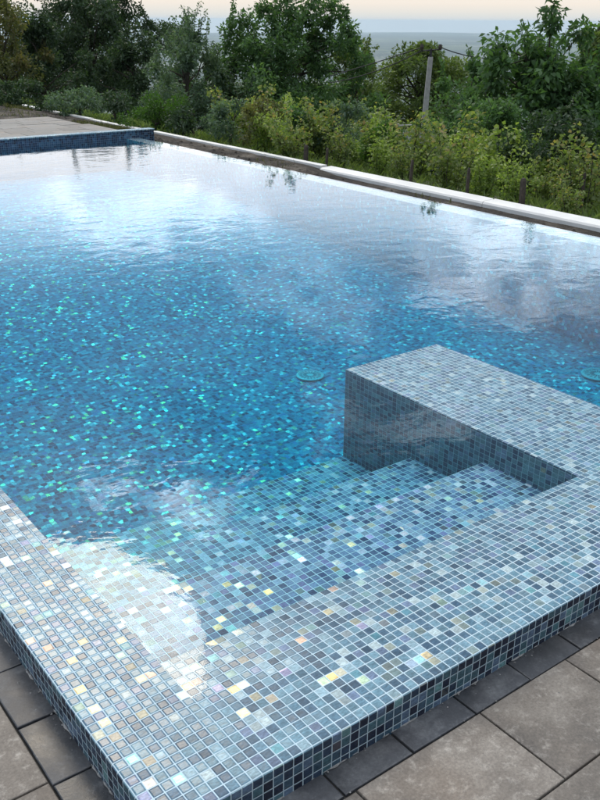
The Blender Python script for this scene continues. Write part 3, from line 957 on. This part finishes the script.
TG = 'trees growing beyond the pool'
tree('broadleaf_tree', 'brownish-green tree at the far left edge with thin bare twigs against the sky', 'tree', 0, 30, 2, 75, ML_brown, 0.12, 1, 1.0, ybot=104, group=TG, shoots=26, sparse=.35)
tree('broadleaf_tree', 'tall dark tree at upper left whose airy top runs out of the photo', 'tree', 90, 37, -38, 138, ML_dark, 0.145, 2, 1.0, ybot=104, group=TG, shoots=60, sparse=.5)
tree('broadleaf_tree', 'grey-green tree with thin upright shoots in the gap between two tall trees', 'tree', 186, 26, 36, 90, ML_cool, 0.1, 3, 1.0, ybot=128, group=TG, shoots=70, sparse=.35)
tree('broadleaf_tree', 'big double-topped dark green tree in the middle of the tree line', 'tree', 285, 27, -12, 150, ML_mid, 0.125, 4, 1.0, ybot=130, group=TG, shoots=60, sparse=.35,
     peaks=[(-0.1, 1.0, .55), (0.42, 0.97, .45), (-0.52, 0.8, .5), (0.1, .7, 1.0)])
tree('broadleaf_tree', 'rounded olive-green tree directly behind the utility pole', 'tree', 424, 32, 48, 108, ML_olive, 0.13, 5, 1.3, ybot=134, group=TG, shoots=0)
tree('broadleaf_tree', 'tall walnut-like tree on the right with two leafy peaks above the horizon', 'tree', 545, 15.5, 10, 150, ML_mid, 0.12, 6, 1.05, ybot=150, group=TG, shoots=34, clump=.3, aspect=.5, droop=.6, sparse=.4,
     peaks=[(-0.02, 1.0, .35), (0.42, 0.9, .4), (-0.52, 0.8, .3), (0.0, .68, 1.0)])
tree('broadleaf_tree', 'olive-leaved tree cut by the right edge of the photo', 'tree', 612, 17.5, 32, 110, ML_olive, 0.1, 7, 1.0, ybot=140, group=TG, shoots=12)
tree('broadleaf_tree', 'dull green tree right of the middle of the line, lower than its double-topped neighbour', 'tree', 352, 29, 45, 80, ML_olive, 0.12, 8, 1.0, ybot=130, group=TG, shoots=24)
tree('broadleaf_tree', 'dark tree filling the lower gap between the rounded tree and the two-peaked tree', 'tree', 478, 26, 66, 74, ML_mid, 0.12, 9, 1.1, ybot=138, group=TG, shoots=18)
tree('broadleaf_tree', 'dark low tree under the grey-green shoots, left of the double-topped tree', 'tree', 222, 28, 62, 90, ML_dark, 0.12, 10, 1.1, ybot=128, group=TG, shoots=20)
tree('broadleaf_tree', 'dark tree between the far left tree and the tall airy tree', 'tree', 42, 31, 26, 80, ML_dark, 0.12, 11, 1.1, ybot=104, group=TG, shoots=24)
tree('broadleaf_tree', 'dark tree behind the gap right of the tall airy tree', 'tree', 140, 31, 38, 70, ML_dark, 0.12, 12, 1.1, ybot=118, group=TG, shoots=24)
SG = 'shrubs at the foot of the tree line'
shr = [(75, 16.2, 96, 60, ML_cool, 'low grey-green shrub behind the edging at the far left'), (112, 15.2, 92, 46, ML_dark, 'dark shrub behind the edging just left of the raised wall end'),
       (150, 14.2, 92, 54, ML_bright, 'bright green shrub behind the end of the raised wall'), (190, 13.8, 108, 50, ML_dark, 'dark green shrub just right of the raised wall end'),
       (228, 13.0, 103, 48, ML_cool, 'pale grey-green shrub below the left side of the double-topped tree'), (262, 12.6, 101, 48, ML_brown, 'brown-flecked shrub in front of the double-topped trunk'),
       (298, 12.4, 112, 44, ML_mid, 'mid green shrub just left of the kerb end'), (345, 12.6, 105, 56, ML_cool, 'blue-green shrub right of the double-topped trunk'),
       (388, 11.6, 118, 32, ML_bright, 'soft bright green cone-shaped shrub left of the utility pole'), (440, 13.5, 118, 60, ML_mid, 'green shrub at the foot of the utility pole'),
       (10, 16.8, 80, 70, ML_dark, 'dark shrub at the left edge of the photo'), (500, 12.6, 100, 60, ML_mid, 'green shrub at the left foot of the two-peaked tree'), (568, 11.6, 112, 90, ML_dark, 'dark shrub in the shade below the two-peaked tree')]
for i, (u, d, yt, w, mt, lb) in enumerate(shr):
    tree('shrub', lb, 'shrub', u, d, yt, w, mt, 0.06 if mt is not ML_bright else 0.045, 30 + i, 1.1, group=SG, clump=.17, trunk_r=.02, shoots=16)

# yellow-green leafy bushes in rows behind the kerb
def bush_mesh(seed):
    r = random.Random(seed); cs = []; rs = []; tone = []
    tw = MB()
    for i in range(12):
        a = r.uniform(0, 6.28); q = r.uniform(0, .18); lean = r.uniform(0, .38); H = r.uniform(.5, 1.12)
        b0 = Vector((q * math.cos(a), q * math.sin(a), 0)); tp = b0 + Vector((lean * math.cos(a), lean * math.sin(a), H))
        mid = b0.lerp(tp, .5) + Vector((r.uniform(-.04, .04), r.uniform(-.04, .04), .03))
        tw.tube(b0, mid, .006, .005, 5, False); tw.tube(mid, tp, .005, .002, 5, False)
        for j in range(9):
            s = 0.15 + .85 * j / 8
            c = b0.lerp(mid, s * 2) if s < .5 else mid.lerp(tp, s * 2 - 1)
            cs.append(tuple(c)); rs.append(.11 * (1.15 - .5 * s)); tone.append(min(1, .25 + .6 * s + r.uniform(-.2, .2)))
    v, rnd = leaf_cloud(np.array(cs), np.array(rs), 9, .07, seed, .25, .75, cl_tone=np.array(tone))
    return v, rnd, tw


variants = []
for s in range(7):
    v, rnd, tw = bush_mesh(200 + s)
    root = empty('leafy_bush', (0, 0, 0))
    cr_ = mesh_quads('foliage', v, rnd, ML_vine if s % 2 else ML_vine_b, root)
    st = tw.build('stem', M_bark, root)
    variants.append((root, cr_, st))
used = set()
rows = [(0.55, 0.56, 24, 'front row'), (1.45, 0.62, 24, 'second row'), (2.5, 0.7, 22, 'third row'), (3.7, 0.8, 18, 'fourth row')]
cnt = 0
brs = random.Random(77)
for ri, (s, step, n, rn_) in enumerate(rows):
    for i in range(n):
        y = -0.6 + i * step + brs.uniform(-.12, .12)
        x = 5.6 + s + brs.uniform(-.12, .12)
        d = math.hypot(x - CP.x, y - CP.y)
        rel = Vector((x, y, 0)) - CP; zc = rel.dot(CF); u = 300 + 885 * rel.dot(CR) / zc
        if u < 225 or u > 660: continue
        root, a, b = variants[(cnt * 4 + ri) % 7]
        if root.name in used:
            r2 = root.copy(); col.objects.link(r2)
            for ch in (a, b):
                c2 = ch.copy(); col.objects.link(c2); c2.parent = r2
            root = r2
        else: used.add(root.name)
        root.location = (x, y, fall(x - 5.6) - 0.02)
        sc_ = brs.uniform(.62, 1.12) * (0.58, 0.7, 0.8, 0.9)[ri]
        root.scale = (sc_ * 1.1, sc_ * 1.1, sc_)
        root.rotation_euler = (0, 0, brs.uniform(0, 6.28))
        where = 'near the soil heap' if u < 345 else 'left of the utility pole' if u < 415 else 'between pole and middle stakes' if u < 500 else 'near the right photo edge'
        tag(root, f'yellow-green bush, {rn_} behind the kerb, {where}', 'bush', 'yellow-green leafy bushes planted in rows behind the white kerb')
        cnt += 1

# wooden stakes among the bushes
stakes = [(306, 162, 145, 'dark stake at the end of the white kerb beside the soil heap'), (326, 164, 148, 'short dark stake second from the kerb end'),
          (410, 181, 160, 'dark stake behind the kerb left of the utility pole'), (467, 190, 168, 'thin dark stake behind the kerb between the pole and the thick stake'),
          (522, 203, 178, 'thick dark stake behind the kerb, right of the pole'), (583, 196, 172, 'dark stake nearest the right edge of the photo')]
for i, (u, yb, yt, lb) in enumerate(stakes):
    # stands a hand's breadth behind the kerb
    xk = 5.78 if i < 5 else 6.5
    d = ray(u, yb); tpar = (xk - CP.x) / d.x
    px, py = xk, CP.y + d.y * tpar
    dist = math.hypot(px - CP.x, py - CP.y)
    zt = height(u, yt, dist)
    r = random.Random(i + 5)
    b = MB(); w_ = .03 if i in (0, 4) else .018
    gz = fall(px - 5.6) - .05
    n = 7
    prev = None
    zs = [0, .3, .7, .93, 1.0]; rsx = [1.1, 1, .95, .9, .6]
    ringp = []
    for zf, rf in zip(zs, rsx):
        ringp.append([((w_ * rf * (1 + .18 * math.sin(3 * j + i))) * math.cos(2 * math.pi * j / n) + .02 * zf * math.sin(i), (w_ * rf) * math.sin(2 * math.pi * j / n), zf * (zt - gz)) for j in range(n)])
    for A, B in zip(ringp, ringp[1:]):
        for j in range(n): b.poly([A[j], A[(j + 1) % n], B[(j + 1) % n], B[j]])
    b.poly(ringp[-1])
    o = b.build('wooden_stake', M_wood)
    o.location = (px, py, gz)
    tag(o, lb, 'stake', 'wooden stakes among the bushes')

# utility pole and cables
PD = 21.0
px, py = spot(424, PD)
pz0, pz1 = fall(px - 5.6) - .2, height(430, 57, PD)
pole = empty('utility_pole', (px, py, pz0))
tag(pole, 'leaning grey concrete utility pole standing in front of the rounded tree', 'utility pole')
b = MB()
H = pz1 - pz0
tx = .14                                  # it leans a little to the right as it rises
rt = Vector((CR.x, CR.y, 0)).normalized()
A = [Vector((0, 0, 0)), rt * tx + Vector((0, 0, H))]
for q in range(1):
    dirn = (A[1] - A[0])
    s = rt; t = Vector((-rt.y, rt.x, 0))
    for (w0, w1) in ((.07, .05),):
        P0 = [A[0] + s * a * w0 + t * c * w0 * .8 for a, c in ((-1, -1), (1, -1), (1, 1), (-1, 1))]
        P1 = [A[1] + s * a * w1 + t * c * w1 * .8 for a, c in ((-1, -1), (1, -1), (1, 1), (-1, 1))]
        for i in range(4): b.poly([P0[i], P0[(i + 1) % 4], P1[(i + 1) % 4], P1[i]])
        b.poly(P1)
# sunk panel down the face
b.build('shaft', M_grey, pole)
b = MB()
topv = A[1]
b.tube(topv + Vector((0, 0, -.02)) - rt * .0, topv + Vector((0, 0, .16)), .03, .025, 7)
b.tube(topv - rt * .21 + Vector((0, 0, .12)), topv + rt * .21 + Vector((0, 0, .16)), .014, .014, 6)
b.build('bracket', M_cable, pole)
for sgn in (-1, 1):
    b = MB()
    c = topv + rt * .2 * sgn + Vector((0, 0, .14))
    b.tube(c, c + Vector((0, 0, .06)), .03, .045, 8); b.tube(c + Vector((0, 0, .06)), c + Vector((0, 0, .12)), .045, .03, 8)
    b.build('insulator', M_wood, pole)
ptop = Vector((px, py, pz0)) + topv + Vector((0, 0, .2))


def cable(a, bb, sag, name, label, r_=.011):
    m_ = MB(); n = 26; pr = None
    for i in range(n + 1):
        t_ = i / n; p_ = a.lerp(bb, t_); p_.z -= sag * 4 * t_ * (1 - t_)
        if pr is not None: m_.tube(pr, p_, r_, r_, 6, False)
        pr = p_
    o = m_.build(name, M_cable); tag(o, label, 'cable', 'overhead cables at the utility pole')


xl, yl = spot(330, 23.5); cable(ptop - rt * .2, Vector((xl, yl, height(330, 76, 23.5))), .02, 'overhead_cable', 'dark cable sloping down from the pole to the left')
xl, yl = spot(330, 23.5); cable(ptop - rt * .2 + Vector((0, 0, -.07)), Vector((xl, yl, height(330, 76, 23.5) - .16)), .1, 'overhead_cable', 'second dark cable hanging just under the left one')
xl, yl = spot(520, 22.5); cable(ptop + rt * .2, Vector((xl, yl, height(520, 57, 22.5))), .12, 'overhead_cable', 'dark cable sagging from the pole to the trees on the right')

# bit of metal rail seen left of the pole
fx, fy = spot(400, 14.0); gx2, gy2 = spot(424, 14.2)
fr = empty('metal_rail', (fx, fy, fall(fx - 5.6)))
tag(fr, 'short grey two-bar rail among the leaves left of the utility pole', 'rail')
zr = height(410, 126, 14.0) - fall(fx - 5.6)
dv = Vector((gx2 - fx, gy2 - fy, 0))
for q in (0, -.11):
    b = MB(); b.tube((0, 0, zr + q), tuple(dv + Vector((0, 0, zr + q))), .014, .014, 6); b.build('bar', M_grey, fr)
for q in (0.05, .95):
    b = MB(); b.tube(tuple(dv * q), tuple(dv * q + Vector((0, 0, zr + .03))), .02, .02, 6); b.build('post', M_grey, fr)

# ------------------------------------------------------------------ haze
hb = MB()
R_ = 19000
hb.box((-R_, -R_, -275.0), (R_, R_, 9.0))
k = NT('haze')
pv = k.n('ShaderNodeVolumePrincipled', {'Color': (0.70, 0.86, 1.0, 1), 'Density': 0.00005, 'Anisotropy': 0.5})
k.t.links.new(pv.outputs[0], k.out.inputs['Volume'])
hz = hb.build('haze', k.m)
tag(hz, None, None, None, 'stuff')
hz['label'] = 'pale blue haze over the distant plain'; hz['category'] = 'haze'

# ------------------------------------------------------------------ render settings
scene.render.engine = 'CYCLES'
scene.view_settings.view_transform = 'Standard'
scene.view_settings.look = 'None'
scene.view_settings.exposure = 0.28
scene.view_settings.gamma = 1.0
scene.view_settings.use_curve_mapping = False
c = scene.cycles
c.max_bounces = 8; c.diffuse_bounces = 3; c.glossy_bounces = 3; c.transmission_bounces = 4
c.transparent_max_bounces = 12; c.volume_bounces = 2
c.use_denoising = True
c.denoiser = 'OPENIMAGEDENOISE'
c.denoising_input_passes = 'RGB_ALBEDO_NORMAL'
c.sample_clamp_indirect = 6.0
c.use_adaptive_sampling = False
